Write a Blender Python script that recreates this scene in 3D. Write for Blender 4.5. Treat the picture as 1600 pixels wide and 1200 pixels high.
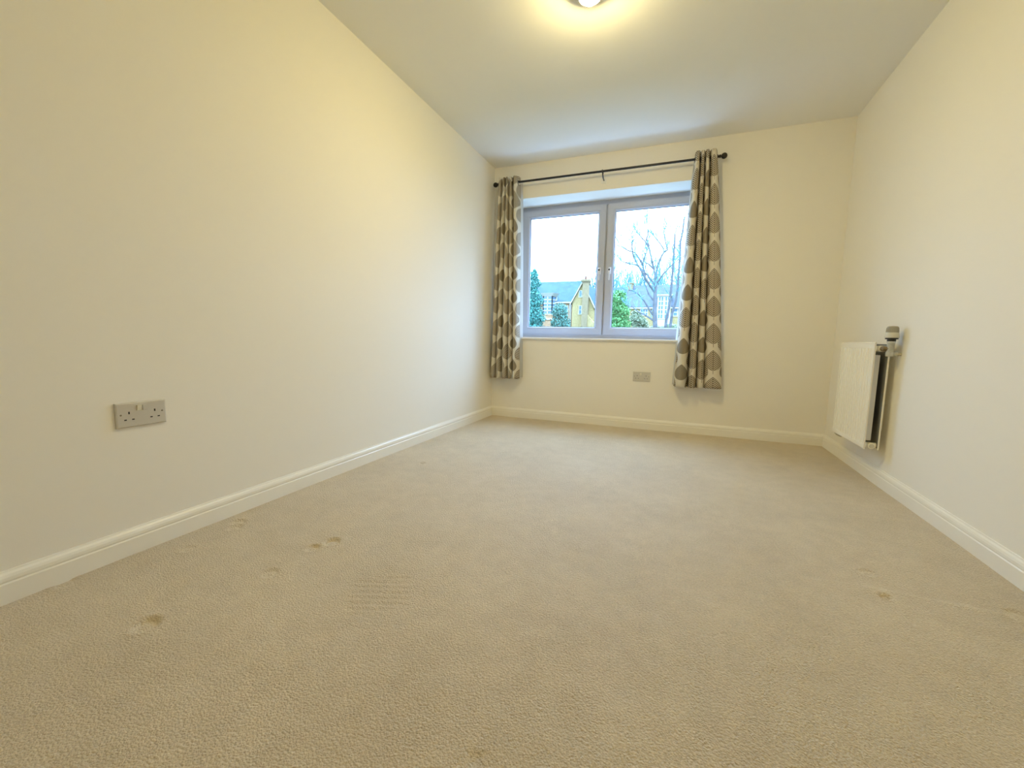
import bpy, math, random
import numpy as np
from mathutils import Vector, Matrix

# ------------------------------------------------------------------ camera, sky, exposure
scene = bpy.context.scene
for o in list(bpy.data.objects):
    bpy.data.objects.remove(o, do_unlink=True)
COL = scene.collection

CAM_Z = 0.7721
cam_data = bpy.data.cameras.new('camera')
cam_data.sensor_width = 36.0
cam_data.lens = 36.0 * 646.87 / 1600.0
cam_data.clip_start = 0.02
cam_data.clip_end = 500
cam = bpy.data.objects.new('camera', cam_data)
COL.objects.link(cam)
r_, u_, w_ = (0.92864312, 0.37040314, 0.02057837), (-0.05887206, 0.09237665, 0.99398221), (-0.36627317, 0.92426623, -0.10759133)
cam.matrix_world = Matrix(((r_[0], u_[0], -w_[0], 0), (r_[1], u_[1], -w_[1], 0), (r_[2], u_[2], -w_[2], CAM_Z), (0, 0, 0, 1)))
scene.camera = cam

SKY_HORIZON = 8.2          # overcast sky: zenith three times as bright as the horizon
SKY_COLOR = (0.41, 0.67, 1.08)
LAMP_POWER = 1220.0         # radiance of the bulb's surface
LAMP_COLOR = (1.0, 0.82, 0.38)
EXPOSURE = -0.14

vs = scene.view_settings
scene.display_settings.display_device = 'sRGB'
vs.view_transform = 'Standard'
vs.look = 'None'
vs.exposure = EXPOSURE
vs.gamma = 1.0
vs.use_curve_mapping = False
cy = scene.cycles
cy.use_denoising = True
cy.max_bounces = 16
cy.diffuse_bounces = 10
cy.glossy_bounces = 6
cy.transmission_bounces = 8
cy.transparent_max_bounces = 16
cy.sample_clamp_indirect = 6.0
cy.caustics_reflective = False
cy.caustics_refractive = False

world = bpy.data.worlds.new('overcast_sky')
scene.world = world
world.use_nodes = True
nt = world.node_tree
nt.nodes.clear()
wo = nt.nodes.new('ShaderNodeOutputWorld')
bg = nt.nodes.new('ShaderNodeBackground')
tc = nt.nodes.new('ShaderNodeTexCoord')
sx = nt.nodes.new('ShaderNodeSeparateXYZ')
m0 = nt.nodes.new('ShaderNodeMath'); m0.operation = 'MAXIMUM'; m0.inputs[1].default_value = 0.0
m1 = nt.nodes.new('ShaderNodeMath'); m1.operation = 'MULTIPLY_ADD'
m1.inputs[1].default_value = 2.0 * SKY_HORIZON; m1.inputs[2].default_value = SKY_HORIZON
bg.inputs['Color'].default_value = (*SKY_COLOR, 1)
nt.links.new(tc.outputs['Generated'], sx.inputs[0])
nt.links.new(sx.outputs['Z'], m0.inputs[0])
nt.links.new(m0.outputs[0], m1.inputs[0])
nt.links.new(m1.outputs[0], bg.inputs['Strength'])
nt.links.new(bg.outputs[0], wo.inputs['Surface'])

rnd = random.Random(7)

# ------------------------------------------------------------------ materials
def srgb(r, g, b):
    f = lambda c: (c / 255 / 12.92) if c / 255 <= 0.04045 else ((c / 255 + 0.055) / 1.055) ** 2.4
    return (f(r), f(g), f(b))

def mat(name, color, rough=0.6, metal=0.0, spec=0.5, noise=0.0, nscale=8.0, bump=0.0, bscale=120.0, sheen=0.0, bdist=0.002):
    m = bpy.data.materials.new(name)
    m.use_nodes = True
    n = m.node_tree.nodes; L = m.node_tree.links
    p = n['Principled BSDF']
    p.inputs['Base Color'].default_value = (*color, 1)
    p.inputs['Roughness'].default_value = rough
    p.inputs['Metallic'].default_value = metal
    p.inputs['Specular IOR Level'].default_value = spec
    if sheen:
        p.inputs['Sheen Weight'].default_value = sheen
        p.inputs['Sheen Roughness'].default_value = 0.6
    if noise or bump:
        t = n.new('ShaderNodeTexCoord')
    if noise:
        nz = n.new('ShaderNodeTexNoise'); nz.inputs['Scale'].default_value = nscale; nz.inputs['Detail'].default_value = 5
        mp = n.new('ShaderNodeMapRange'); mp.inputs[1].default_value = 0.3; mp.inputs[2].default_value = 0.7
        mp.inputs[3].default_value = 1 - noise; mp.inputs[4].default_value = 1 + noise
        mx = n.new('ShaderNodeVectorMath'); mx.operation = 'SCALE'; mx.inputs[0].default_value = color
        L.new(t.outputs['Object'], nz.inputs['Vector']); L.new(nz.outputs['Fac'], mp.inputs[0])
        L.new(mp.outputs[0], mx.inputs['Scale']); L.new(mx.outputs[0], p.inputs['Base Color'])
    if bump:
        nb = n.new('ShaderNodeTexNoise'); nb.inputs['Scale'].default_value = bscale; nb.inputs['Detail'].default_value = 3
        b = n.new('ShaderNodeBump'); b.inputs['Strength'].default_value = bump; b.inputs['Distance'].default_value = bdist
        L.new(t.outputs['Object'], nb.inputs['Vector']); L.new(nb.outputs['Fac'], b.inputs['Height'])
        L.new(b.outputs[0], p.inputs['Normal'])
    return m

class Ex:
    """tiny expression builder over shader Math nodes"""
    def __init__(s, tree, sock): s.t, s.s = tree, sock
    def _op(s, op, *a, clamp=False):
        n = s.t.nodes.new('ShaderNodeMath'); n.operation = op; n.use_clamp = clamp
        for i, v in enumerate((s,) + a):
            if isinstance(v, Ex): s.t.links.new(v.s, n.inputs[i])
            else: n.inputs[i].default_value = v
        return Ex(s.t, n.outputs[0])
    def __add__(s, o): return s._op('ADD', o)
    def __sub__(s, o): return s._op('SUBTRACT', o)
    def __mul__(s, o): return s._op('MULTIPLY', o)
    def __truediv__(s, o): return s._op('DIVIDE', o)
    def abs(s): return s._op('ABSOLUTE')
    def floor(s): return s._op('FLOOR')
    def fract(s): return s._op('FRACT')
    def mod(s, o): return s._op('FLOORED_MODULO', o)
    def pow(s, o): return s._op('POWER', o)
    def lt(s, o): return s._op('LESS_THAN', o)
    def gt(s, o): return s._op('GREATER_THAN', o)
    def max(s, o): return s._op('MAXIMUM', o)
    def min(s, o): return s._op('MINIMUM', o)

def mix(tree, fac, a, b):
    n = tree.nodes.new('ShaderNodeMix'); n.data_type = 'RGBA'
    if isinstance(fac, Ex): tree.links.new(fac.s, n.inputs['Factor'])
    else: n.inputs['Factor'].default_value = fac
    for key, v in ((6, a), (7, b)):
        if isinstance(v, tuple): n.inputs[key].default_value = (*v, 1)
        else: tree.links.new(v, n.inputs[key])
    return n.outputs[2]

WALL_ALB = (0.84, 0.815, 0.745)
M = {}
M['wall'] = mat('wall_paint', WALL_ALB, 0.85, spec=0.25, bump=0.12, bscale=260, bdist=0.001)
M['ceiling'] = mat('ceiling_paint', (0.83, 0.825, 0.79), 0.9, spec=0.2, bump=0.1, bscale=200, bdist=0.001)
M['gloss'] = mat('white_gloss_paint', (0.86, 0.84, 0.77), 0.32, spec=0.5)
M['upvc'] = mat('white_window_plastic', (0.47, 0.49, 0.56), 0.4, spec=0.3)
M['sill'] = mat('white_sill_board', (0.82, 0.83, 0.85), 0.35)
M['gasket'] = mat('grey_gasket', (0.12, 0.13, 0.14), 0.6)
M['handle'] = mat('white_handle', (0.72, 0.73, 0.76), 0.35)
M['black'] = mat('black_plastic', (0.01, 0.01, 0.011), 0.4)
M['black_metal'] = mat('black_metal', (0.018, 0.017, 0.018), 0.28, metal=0.3)
M['steel'] = mat('eyelet_steel', (0.10, 0.09, 0.085), 0.35, metal=0.9)
M['socket'] = mat('grey_socket_plastic', (0.56, 0.53, 0.47), 0.4)
M['switch'] = mat('cream_switch_plastic', (0.74, 0.71, 0.60), 0.35)
M['screw'] = mat('dull_screw', (0.22, 0.20, 0.15), 0.45, metal=0.5)
M['radiator'] = mat('radiator_enamel', (0.86, 0.83, 0.73), 0.35)
M['fin'] = mat('radiator_fin_steel', (0.62, 0.61, 0.58), 0.5)
M['gap_shade'] = mat('radiator_gap_shade', (0.20, 0.20, 0.19), 0.7)  # dark grey standing for the shade between the radiator panels
M['rad_dark'] = mat('radiator_inner', (0.05, 0.05, 0.05), 0.8)
M['valve'] = mat('valve_cap_plastic', (0.34, 0.32, 0.26), 0.5)
M['valve_light'] = mat('valve_collar_plastic', (0.62, 0.60, 0.52), 0.4)
M['brass'] = mat('plated_valve', (0.55, 0.54, 0.48), 0.35, metal=0.5)
M['brass_dark'] = mat('tarnished_union', (0.22, 0.17, 0.10), 0.45, metal=0.5)
M['rose'] = mat('white_fitting', (0.8, 0.8, 0.78), 0.4)

m = mat('amber_bulb_shield', (0.55, 0.40, 0.16), 0.4)  # for the ring added round the bulb to shield the ceiling
n = m.node_tree.nodes; L = m.node_tree.links
tl = n.new('ShaderNodeBsdfTranslucent'); tl.inputs[0].default_value = (0.9, 0.62, 0.2, 1)
mx = n.new('ShaderNodeMixShader'); mx.inputs[0].default_value = 0.008  # lets a little light through, so the added ring glows as a halo
L.new(n['Principled BSDF'].outputs[0], mx.inputs[1]); L.new(tl.outputs[0], mx.inputs[2])
L.new(mx.outputs[0], n['Material Output'].inputs[0])
M['added_bulb_shield'] = m
# bulb
m = bpy.data.materials.new('lit_bulb'); m.use_nodes = True
n = m.node_tree.nodes; n.clear()
e = n.new('ShaderNodeEmission'); e.inputs['Color'].default_value = (*LAMP_COLOR, 1); e.inputs['Strength'].default_value = LAMP_POWER
out = n.new('ShaderNodeOutputMaterial'); m.node_tree.links.new(e.outputs[0], out.inputs[0])
M['bulb'] = m

# clear glass pane
def glass(name, tint):
    m = bpy.data.materials.new(name); m.use_nodes = True
    n = m.node_tree.nodes; n.clear(); L = m.node_tree.links
    tr = n.new('ShaderNodeBsdfTransparent'); tr.inputs[0].default_value = (*tint, 1)
    gl = n.new('ShaderNodeBsdfGlossy'); gl.inputs['Roughness'].default_value = 0.02
    lw = n.new('ShaderNodeLayerWeight')
    p5 = n.new('ShaderNodeMath'); p5.operation = 'POWER'; p5.inputs[1].default_value = 5.0
    fr = n.new('ShaderNodeMath'); fr.operation = 'MULTIPLY_ADD'; fr.inputs[1].default_value = 0.9; fr.inputs[2].default_value = 0.035
    L.new(lw.outputs['Facing'], p5.inputs[0]); L.new(p5.outputs[0], fr.inputs[0])
    mx = n.new('ShaderNodeMixShader'); out = n.new('ShaderNodeOutputMaterial')
    L.new(fr.outputs[0], mx.inputs[0]); L.new(tr.outputs[0], mx.inputs[1]); L.new(gl.outputs[0], mx.inputs[2])
    L.new(mx.outputs[0], out.inputs[0])
    return m
M['glass'] = glass('window_glass', (0.975, 0.985, 0.985))

# carpet
def carpet():
    m = bpy.data.materials.new('beige_carpet'); m.use_nodes = True
    t = m.node_tree; n = t.nodes; L = t.links; p = n['Principled BSDF']
    tcn = n.new('ShaderNodeTexCoord')
    def noise(scale, detail=4, rough=0.55):
        z = n.new('ShaderNodeTexNoise'); z.inputs['Scale'].default_value = scale; z.inputs['Detail'].default_value = detail
        z.inputs['Roughness'].default_value = rough
        L.new(tcn.outputs['Object'], z.inputs['Vector']); return Ex(t, z.outputs['Fac'])
    tuft = noise(185, 3, 0.65); nap = noise(2.2, 4, 0.6); mid = noise(16, 4, 0.6)
    vor = n.new('ShaderNodeTexVoronoi'); vor.inputs['Scale'].default_value = 215
    L.new(tcn.outputs['Object'], vor.inputs['Vector']); vd = Ex(t, vor.outputs['Distance'])
    f = ((tuft - 0.5) * 1.1 + (nap - 0.5) * 0.55 + (mid - 0.5) * 0.35 + 0.5)._op('ADD', 0.0, clamp=True)
    c = mix(t, f, (0.40, 0.312, 0.185), (0.90, 0.755, 0.53))
    at = n.new('ShaderNodeAttribute'); at.attribute_name = 'pressed'          # flattened pile in the furniture dents is paler
    c = mix(t, Ex(t, at.outputs['Fac']) * 0.55, c, (0.86, 0.77, 0.60))
    L.new(c, p.inputs['Base Color'])
    p.inputs['Roughness'].default_value = 0.52; p.inputs['Specular IOR Level'].default_value = 0.55
    p.inputs['Sheen Weight'].default_value = 0.35; p.inputs['Sheen Roughness'].default_value = 0.5
    h = tuft * 1.0 - vd * 0.7 + mid * 0.5
    b = n.new('ShaderNodeBump'); b.inputs['Strength'].default_value = 0.9; b.inputs['Distance'].default_value = 0.0055
    L.new(h.s, b.inputs['Height']); L.new(b.outputs[0], p.inputs['Normal'])
    return m
M['carpet'] = carpet()

# leaf print curtain fabric (uv in metres of cloth)
def curtain_fabric():
    m = bpy.data.materials.new('leaf_print_cotton'); m.use_nodes = True
    t = m.node_tree; n = t.nodes; L = t.links; p = n['Principled BSDF']
    uv = n.new('ShaderNodeUVMap'); uv.uv_map = 'UVMap'
    sp = n.new('ShaderNodeSeparateXYZ'); L.new(uv.outputs[0], sp.inputs[0])
    u = Ex(t, sp.outputs['X']); v = Ex(t, sp.outputs['Y'])
    PW, RH = 0.205, 0.215
    cream = (0.66, 0.62, 0.53); dark = (0.135, 0.112, 0.083); pale = (0.52, 0.46, 0.36)
    solid = (0.30, 0.26, 0.19); solid2 = (0.205, 0.175, 0.125)
    def layer(under, off_u, off_v, seed, thresh, size):
        uu = u + off_u
        col = (uu / PW).floor()
        x = uu - (col + 0.5) * PW
        vv = v + off_v + ((col * 12.9898 + seed)._op('SINE') * 0.03)
        row = (vv / RH).floor()
        y = vv - row * RH
        h = ((col * 7.13 + row * 3.71 + seed)._op('SINE') * 43.7).fract()      # per-leaf random
        style = h.lt(thresh)                                   # skeleton leaves, or smaller solid ones with a fine hatch
        big = style * (1.0 - size) + size
        tt = ((y - 0.040) / (big * 0.163))
        tc_ = tt.max(0.0).min(1.0)
        wd = tc_.pow(0.5) * (((tc_ * -1.0) + 1.0).pow(0.85)) * big * 0.162    # round foot, pointed tip
        ax = x.abs()
        inside = ax.lt(wd) * tt.gt(0.0) * tt.lt(1.0)
        vein = (((y - ax * 0.8) / 0.0160).fract()).lt(0.45)
        fine = (((y - x * 0.9) / 0.006).fract()).lt(0.5)
        rib = ax.lt(0.0018) * y.gt(0.012) * tt.lt(0.98) * style
        veined = vein.max((ax + 0.0025).gt(wd))
        leaf = mix(t, style, mix(t, fine, solid, solid2), mix(t, veined, pale, dark))
        return mix(t, rib, mix(t, inside, under, leaf), dark)
    full = layer(cream, 0.0, 0.0, 1.7, 0.45, 0.80)
    full = layer(full, PW * 0.5, RH * 0.5, 5.1, 0.92, 0.9)
    # woven grain
    nz = n.new('ShaderNodeTexNoise'); nz.inputs['Scale'].default_value = 500; L.new(uv.outputs[0], nz.inputs['Vector'])
    b = n.new('ShaderNodeBump'); b.inputs['Strength'].default_value = 0.2; b.inputs['Distance'].default_value = 0.001
    L.new(nz.outputs['Fac'], b.inputs['Height']); L.new(b.outputs[0], p.inputs['Normal'])
    L.new(full, p.inputs['Base Color'])
    p.inputs['Roughness'].default_value = 0.9; p.inputs['Specular IOR Level'].default_value = 0.15
    return m
M['curtain'] = curtain_fabric()
m = mat('curtain_lining_cotton', (0.72, 0.72, 0.70), 0.9, spec=0.1)
n = m.node_tree.nodes; L = m.node_tree.links
tl = n.new('ShaderNodeBsdfTranslucent'); tl.inputs[0].default_value = (0.75, 0.76, 0.76, 1)
mx = n.new('ShaderNodeMixShader'); mx.inputs[0].default_value = 0.4
L.new(n['Principled BSDF'].outputs[0], mx.inputs[1]); L.new(tl.outputs[0], mx.inputs[2])
L.new(mx.outputs[0], n['Material Output'].inputs[0])
M['lining'] = m

# outdoor materials
M['ground'] = mat('wet_grass', (0.03, 0.045, 0.015), 0.95, spec=0.03, noise=0.4, nscale=0.6)
M['slate'] = mat('slate_roof', (0.049, 0.081, 0.101), 0.7, spec=0.03, noise=0.18, nscale=1.5, bump=0.3, bscale=3, bdist=0.03)
M['slate_brown'] = mat('brown_grey_roof', (0.073, 0.085, 0.098), 0.7, spec=0.03, noise=0.18, nscale=1.5)
M['chimney_brick'] = mat('pinkish_chimney_brick', (0.22, 0.165, 0.09), 0.9, spec=0.03, noise=0.15, nscale=5)
M['yellow_brick'] = mat('yellow_brick', (0.310, 0.230, 0.101), 0.9, spec=0.03, noise=0.2, nscale=5)
M['orange_brick'] = mat('orange_brick', (0.312, 0.188, 0.100), 0.9, spec=0.03, noise=0.2, nscale=5)
M['white_paint'] = mat('white_timber', (0.450, 0.425, 0.350), 0.5, spec=0.03)
M['far_glass'] = mat('dark_far_glass', (0.085, 0.153, 0.204), 0.15)
M['clay'] = mat('terracotta', (0.12, 0.05, 0.03), 0.8, spec=0.03)
M['bark'] = mat('grey_bark', (0.101, 0.101, 0.101), 0.9, spec=0.03, noise=0.2, nscale=4)
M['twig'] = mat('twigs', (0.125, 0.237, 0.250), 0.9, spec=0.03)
M['conifer'] = mat('conifer_needles', (0.084, 0.238, 0.189), 0.9, spec=0.03, noise=0.45, nscale=2)
M['bush'] = mat('dark_shrub_leaves', (0.087, 0.196, 0.152), 0.8, spec=0.03, noise=0.5, nscale=2.5)
M['green'] = mat('bright_leaves', (0.124, 0.280, 0.098), 0.7, spec=0.03, noise=0.5, nscale=1.8)
M['pale'] = mat('pale_leaves', (0.224, 0.259, 0.161), 0.8, spec=0.03, noise=0.4, nscale=2.0)

# ------------------------------------------------------------------ mesh helpers
class MB:
    def __init__(s): s.v, s.f = [], []
    def add(s, verts, faces):
        o = len(s.v); s.v.extend([tuple(p) for p in verts]); s.f.extend([tuple(i + o for i in fc) for fc in faces]); return s
    def box(s, x0, x1, y0, y1, z0, z1):
        return s.add([(x0,y0,z0),(x1,y0,z0),(x1,y1,z0),(x0,y1,z0),(x0,y0,z1),(x1,y0,z1),(x1,y1,z1),(x0,y1,z1)],
                     [(0,3,2,1),(4,5,6,7),(0,1,5,4),(1,2,6,5),(2,3,7,6),(3,0,4,7)])
    def frame_map(s, fn, mb):
        return s.add([fn(p) for p in mb.v], mb.f)
    def rbox(s, x0, x1, y0, y1, z0, z1, b):
        """box with chamfered edges"""
        vs = []; fs = []
        xs, ys, zs = (x0, x1), (y0, y1), (z0, z1)
        idx = {}
        for i in (0,1):
            for j in (0,1):
                for k in (0,1):
                    sx_, sy_, sz_ = 1-2*i, 1-2*j, 1-2*k
                    for ax in range(3):
                        p = [xs[i]+sx_*b, ys[j]+sy_*b, zs[k]+sz_*b]
                        p[ax] = (xs[i], ys[j], zs[k])[ax]
                        idx[(i,j,k,ax)] = len(vs); vs.append(p)
        g = idx
        for ax in range(3):
            for sd in (0,1):
                c = []
                for (p, q) in ((0,0),(1,0),(1,1),(0,1)):
                    key = [0,0,0]; key[ax] = sd; key[(ax+1)%3] = p; key[(ax+2)%3] = q
                    c.append(g[(*key, ax)])
                fs.append(tuple(c) if sd else tuple(c[::-1]))
        for ax in range(3):                   # edges running along ax
            b1, b2 = (ax+1)%3, (ax+2)%3
            for p in (0,1):
                for q in (0,1):
                    k0 = [0,0,0]; k0[b1] = p; k0[b2] = q; k1 = list(k0); k1[ax] = 1
                    c = [g[(*k0,b1)], g[(*k1,b1)], g[(*k1,b2)], g[(*k0,b2)]]
                    fs.append(tuple(c))
        for i in (0,1):
            for j in (0,1):
                for k in (0,1):
                    fs.append((g[(i,j,k,0)], g[(i,j,k,1)], g[(i,j,k,2)]))
        return s.add(vs, fs)
    def tube(s, pts, rad, seg=8, cap=True):
        pts = [Vector(p) for p in pts]
        if not isinstance(rad, (list, tuple)): rad = [rad] * len(pts)
        rings = []; vs = []
        up = None
        for i, p in enumerate(pts):
            d = (pts[min(i+1, len(pts)-1)] - pts[max(i-1, 0)]).normalized()
            if up is None: up = Vector((0,0,1)) if abs(d.z) < 0.9 else Vector((1,0,0))
            a = d.cross(up).normalized(); b = a.cross(d).normalized(); up = b
            rings.append(len(vs))
            for k in range(seg):
                t = 2*math.pi*k/seg
                vs.append(p + rad[i]*(math.cos(t)*a + math.sin(t)*b))
        fs = []
        for i in range(len(pts)-1):
            for k in range(seg):
                k2 = (k+1) % seg
                fs.append((i*seg+k, i*seg+k2, (i+1)*seg+k2, (i+1)*seg+k))
        if cap:
            fs.append(tuple(range(seg))[::-1]); fs.append(tuple((len(pts)-1)*seg+k for k in range(seg)))
        return s.add(vs, fs)
    def lathe(s, prof, origin, axis='z', seg=20, flip=False):
        vs = []; fs = []
        for (r, h) in prof:
            for k in range(seg):
                t = 2*math.pi*k/seg
                a, b = r*math.cos(t), r*math.sin(t)
                p = {'z': (a,b,h), 'x': (h,a,b), 'y': (b,h,a)}[axis]
                vs.append(tuple(origin[i]+p[i] for i in range(3)))
        for i in range(len(prof)-1):
            for k in range(seg):
                k2 = (k+1)%seg
                fs.append((i*seg+k, i*seg+k2, (i+1)*seg+k2, (i+1)*seg+k))
        fs.append(tuple(range(seg))[::-1]); fs.append(tuple((len(prof)-1)*seg+k for k in range(seg)))
        return s.add(vs, fs)
    def prism(s, poly, fn0, fn1):
        """polygon of 2-D points, swept between two maps"""
        k = len(poly)
        vs = [fn0(p) for p in poly] + [fn1(p) for p in poly]
        fs = [tuple(range(k))[::-1], tuple(range(k, 2*k))] + [(i, (i+1)%k, k+(i+1)%k, k+i) for i in range(k)]
        return s.add(vs, fs)
    def build(s, name, material, parent=None, smooth=False, loc=None, fix=True):
        me = bpy.data.meshes.new(name)
        org = Vector(loc) if loc else Vector((0,0,0))
        me.from_pydata([tuple(Vector(p)-org) for p in s.v], [], s.f)
        me.update()
        if fix and len(s.f) < 20000:
            import bmesh
            bm = bmesh.new(); bm.from_mesh(me); bmesh.ops.recalc_face_normals(bm, faces=bm.faces); bm.to_mesh(me); bm.free()
        me.materials.append(material)
        if smooth:
            me.polygons.foreach_set('use_smooth', [True]*len(me.polygons))
            try: me.set_sharp_from_angle(angle=math.radians(40))
            except Exception: pass
        o = bpy.data.objects.new(name, me); COL.objects.link(o)
        o.location = org
        if parent is not None:
            o.parent = parent
            if parent.type == 'EMPTY' or True:
                o.location = org - world_loc(parent)
        return o

def world_loc(o):
    l = Vector(o.location)
    while o.parent is not None:
        o = o.parent; l = l + o.location
    return l

def empty(name, loc=(0,0,0)):
    o = bpy.data.objects.new(name, None); COL.objects.link(o); o.location = loc; o.empty_display_size = 0.1
    return o
def tag(o, label=None, cat=None, group=None, kind=None):
    if label: o['label'] = label
    if cat: o['category'] = cat
    if group: o['group'] = group
    if kind: o['kind'] = kind
    return o

# ------------------------------------------------------------------ room shell
XL, XR, YB, YR, H = -1.7315, 1.0939, 3.8098, -0.45, 2.40
WT = 0.32                                        # outer wall thickness
WX0, WX1, WZ0, WZ1 = -1.56, 0.205, 0.775, 2.09   # window opening
FY = YB + 0.26                                   # face of the window frame

def structure(o, label): return tag(o, label, None, None, 'structure')

# carpeted floor with furniture dents and pile ridges as relief
def make_floor():
    xs = np.concatenate([np.arange(XL - 0.01, -0.55, 0.006), np.arange(-0.55, 0.30, 0.014), np.arange(0.30, XR + 0.016, 0.007)])
    ys = np.concatenate([np.arange(YR - 0.01, 0.35, 0.014), np.arange(0.35, 1.85, 0.006), np.arange(1.85, YB + 0.02, 0.014)])
    X, Y = np.meshgrid(xs, ys)
    Z = np.zeros_like(X); W = np.zeros_like(X)
    dents = [(-1.268,0.597,0.030,0.012),(-1.638,1.105,0.026,0.008),(-1.600,1.065,0.024,0.008),(-1.585,0.888,0.022,0.004),
             (-1.189,0.897,0.024,0.007),(-1.165,1.135,0.026,0.011),(-1.195,1.070,0.024,0.009),(-1.700,0.610,0.026,0.004),
             (-1.419,2.109,0.016,0.012),(0.645,1.560,0.016,0.011),(0.650,1.705,0.022,0.006),(-1.06,2.55,0.014,0.008),
             (0.97,1.60,0.03,0.006),(-0.30,0.62,0.016,0.005)]
    for (cx, cyy, r, d) in dents:
        q = np.sqrt((X-cx)**2 + (Y-cyy)**2) / r
        t = np.clip((1.12-q)/0.34, 0, 1); t = t*t*(3-2*t)
        W = np.maximum(W, 0.8*t*min(1.0, d/0.010)*np.clip((q-0.25)/0.3, 0.35, 1)*(r > 0.0205)); d *= 0.85
        Z += -d*t + 0.55*d*np.exp(-(q/0.42)**2) + 0.22*d*np.exp(-((q-1.4)/0.25)**2)
    # pushed-up ridge in the pile
    ry = 1.59 + 0.012*np.sin(X*9) + 0.05*(0.6-np.clip(X,0.2,0.6))*0
    ry = np.where(X < 0.55, 1.60 - (0.55-X)*0.22, 1.60 - (X-0.55)*0.03)
    am = np.clip((X-0.40)/0.15, 0, 1) * (0.6+0.4*np.sin(X*23+1.0)*np.sin(X*9.0))
    Z += 0.0035*am*np.exp(-((Y-ry)/0.009)**2)
    W = np.maximum(W, 0.75*am*np.exp(-((Y-ry+0.004)/0.009)**2))
    # ribbed imprint left by a mat
    lx = (X+0.79)*0.78 + (Y-0.95)*0.62; ly = -(X+0.79)*0.62 + (Y-0.95)*0.78
    ms = np.clip((0.10-np.abs(lx))/0.02,0,1)*np.clip((0.095-np.abs(ly))/0.02,0,1)
    Z += 0.0012*ms*np.sin((Y*0.92+X*-0.36)*2*math.pi/0.026) - 0.0015*ms
    # gentle unevenness of the pile
    Z += 0.0012*np.sin(X*7.1+1.3*np.sin(Y*3.2))*np.sin(Y*5.3+X*2.0)
    nx, ny = len(xs), len(ys)
    me = bpy.data.meshes.new('floor')
    co = np.stack([X, Y, Z], -1).reshape(-1, 3).astype(np.float32)
    i = np.arange((ny-1)*(nx-1)); a = (i // (nx-1))*nx + i % (nx-1)
    q = np.stack([a, a+1, a+1+nx, a+nx], -1).astype(np.int32)
    me.vertices.add(len(co)); me.vertices.foreach_set('co', co.ravel())
    me.loops.add(q.size); me.loops.foreach_set('vertex_index', q.ravel())
    me.polygons.add(len(q)); me.polygons.foreach_set('loop_start', np.arange(0, q.size, 4, dtype=np.int32))
    me.polygons.foreach_set('use_smooth', np.ones(len(q), dtype=bool))
    me.update(calc_edges=True); me.validate()
    at = me.attributes.new('pressed', 'FLOAT', 'POINT'); at.data.foreach_set('value', W.ravel().astype(np.float32))
    me.materials.append(M['carpet'])
    o = bpy.data.objects.new('floor', me); COL.objects.link(o)
    return structure(o, 'beige cut-pile carpet with furniture dents covering the whole floor')
make_floor()

structure(MB().box(XL-0.1, XR+0.1, YR-0.1, YB+WT, H, H+0.12).build('ceiling', M['ceiling']), 'plain white painted ceiling')
structure(MB().box(XL-0.12, XL, YR-0.1, YB+WT, -0.1, H).build('wall_left', M['wall']), 'long cream wall on the left')
structure(MB().box(XR, XR+0.12, YR-0.1, YB+WT, -0.1, H).build('wall_right', M['wall']), 'long cream wall on the right')
structure(MB().box(XL, XR, YR-0.12, YR, -0.1, H).build('wall_rear', M['wall']), 'cream wall behind the camera')
wb = MB()
wb.box(XL, WX0, YB, YB+WT, -0.1, H); wb.box(WX1, XR, YB, YB+WT, -0.1, H)
wb.box(WX0, WX1, YB, YB+WT, -0.1, WZ0); wb.box(WX0, WX1, YB, YB+WT, WZ1, H)
structure(wb.build('wall_back', M['wall']), 'cream end wall with the window opening')

# skirting boards
PROF = [(0,-0.01),(0.016,-0.01),(0.016,0.056),(0.0135,0.060),(0.0150,0.065),(0.0145,0.074),(0.0115,0.082),(0.0065,0.087),(0.0050,0.092),(0.0,0.092)]
def skirting(name, p0, p1, nrm, label):
    f = lambda base: (lambda q: (base[0]+nrm[0]*q[0], base[1]+nrm[1]*q[0], q[1]))
    o = MB().prism(PROF, f(p0), f(p1)).build(name, M['gloss'])
    structure(o, label)
skirting('baseboard_left', (XL, YR), (XL, YB-0.0165), (1,0), 'white moulded skirting board along the left wall')
skirting('baseboard_right', (XR, YR), (XR, YB-0.0165), (-1,0), 'white moulded skirting board along the right wall')
skirting('baseboard_back', (XL+0.0025, YB), (XR, YB), (0,-1), 'white moulded skirting board under the window')
skirting('baseboard_rear', (XL+0.017, YR), (XR-0.017, YR), (0,1), 'white skirting board behind the camera')

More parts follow.
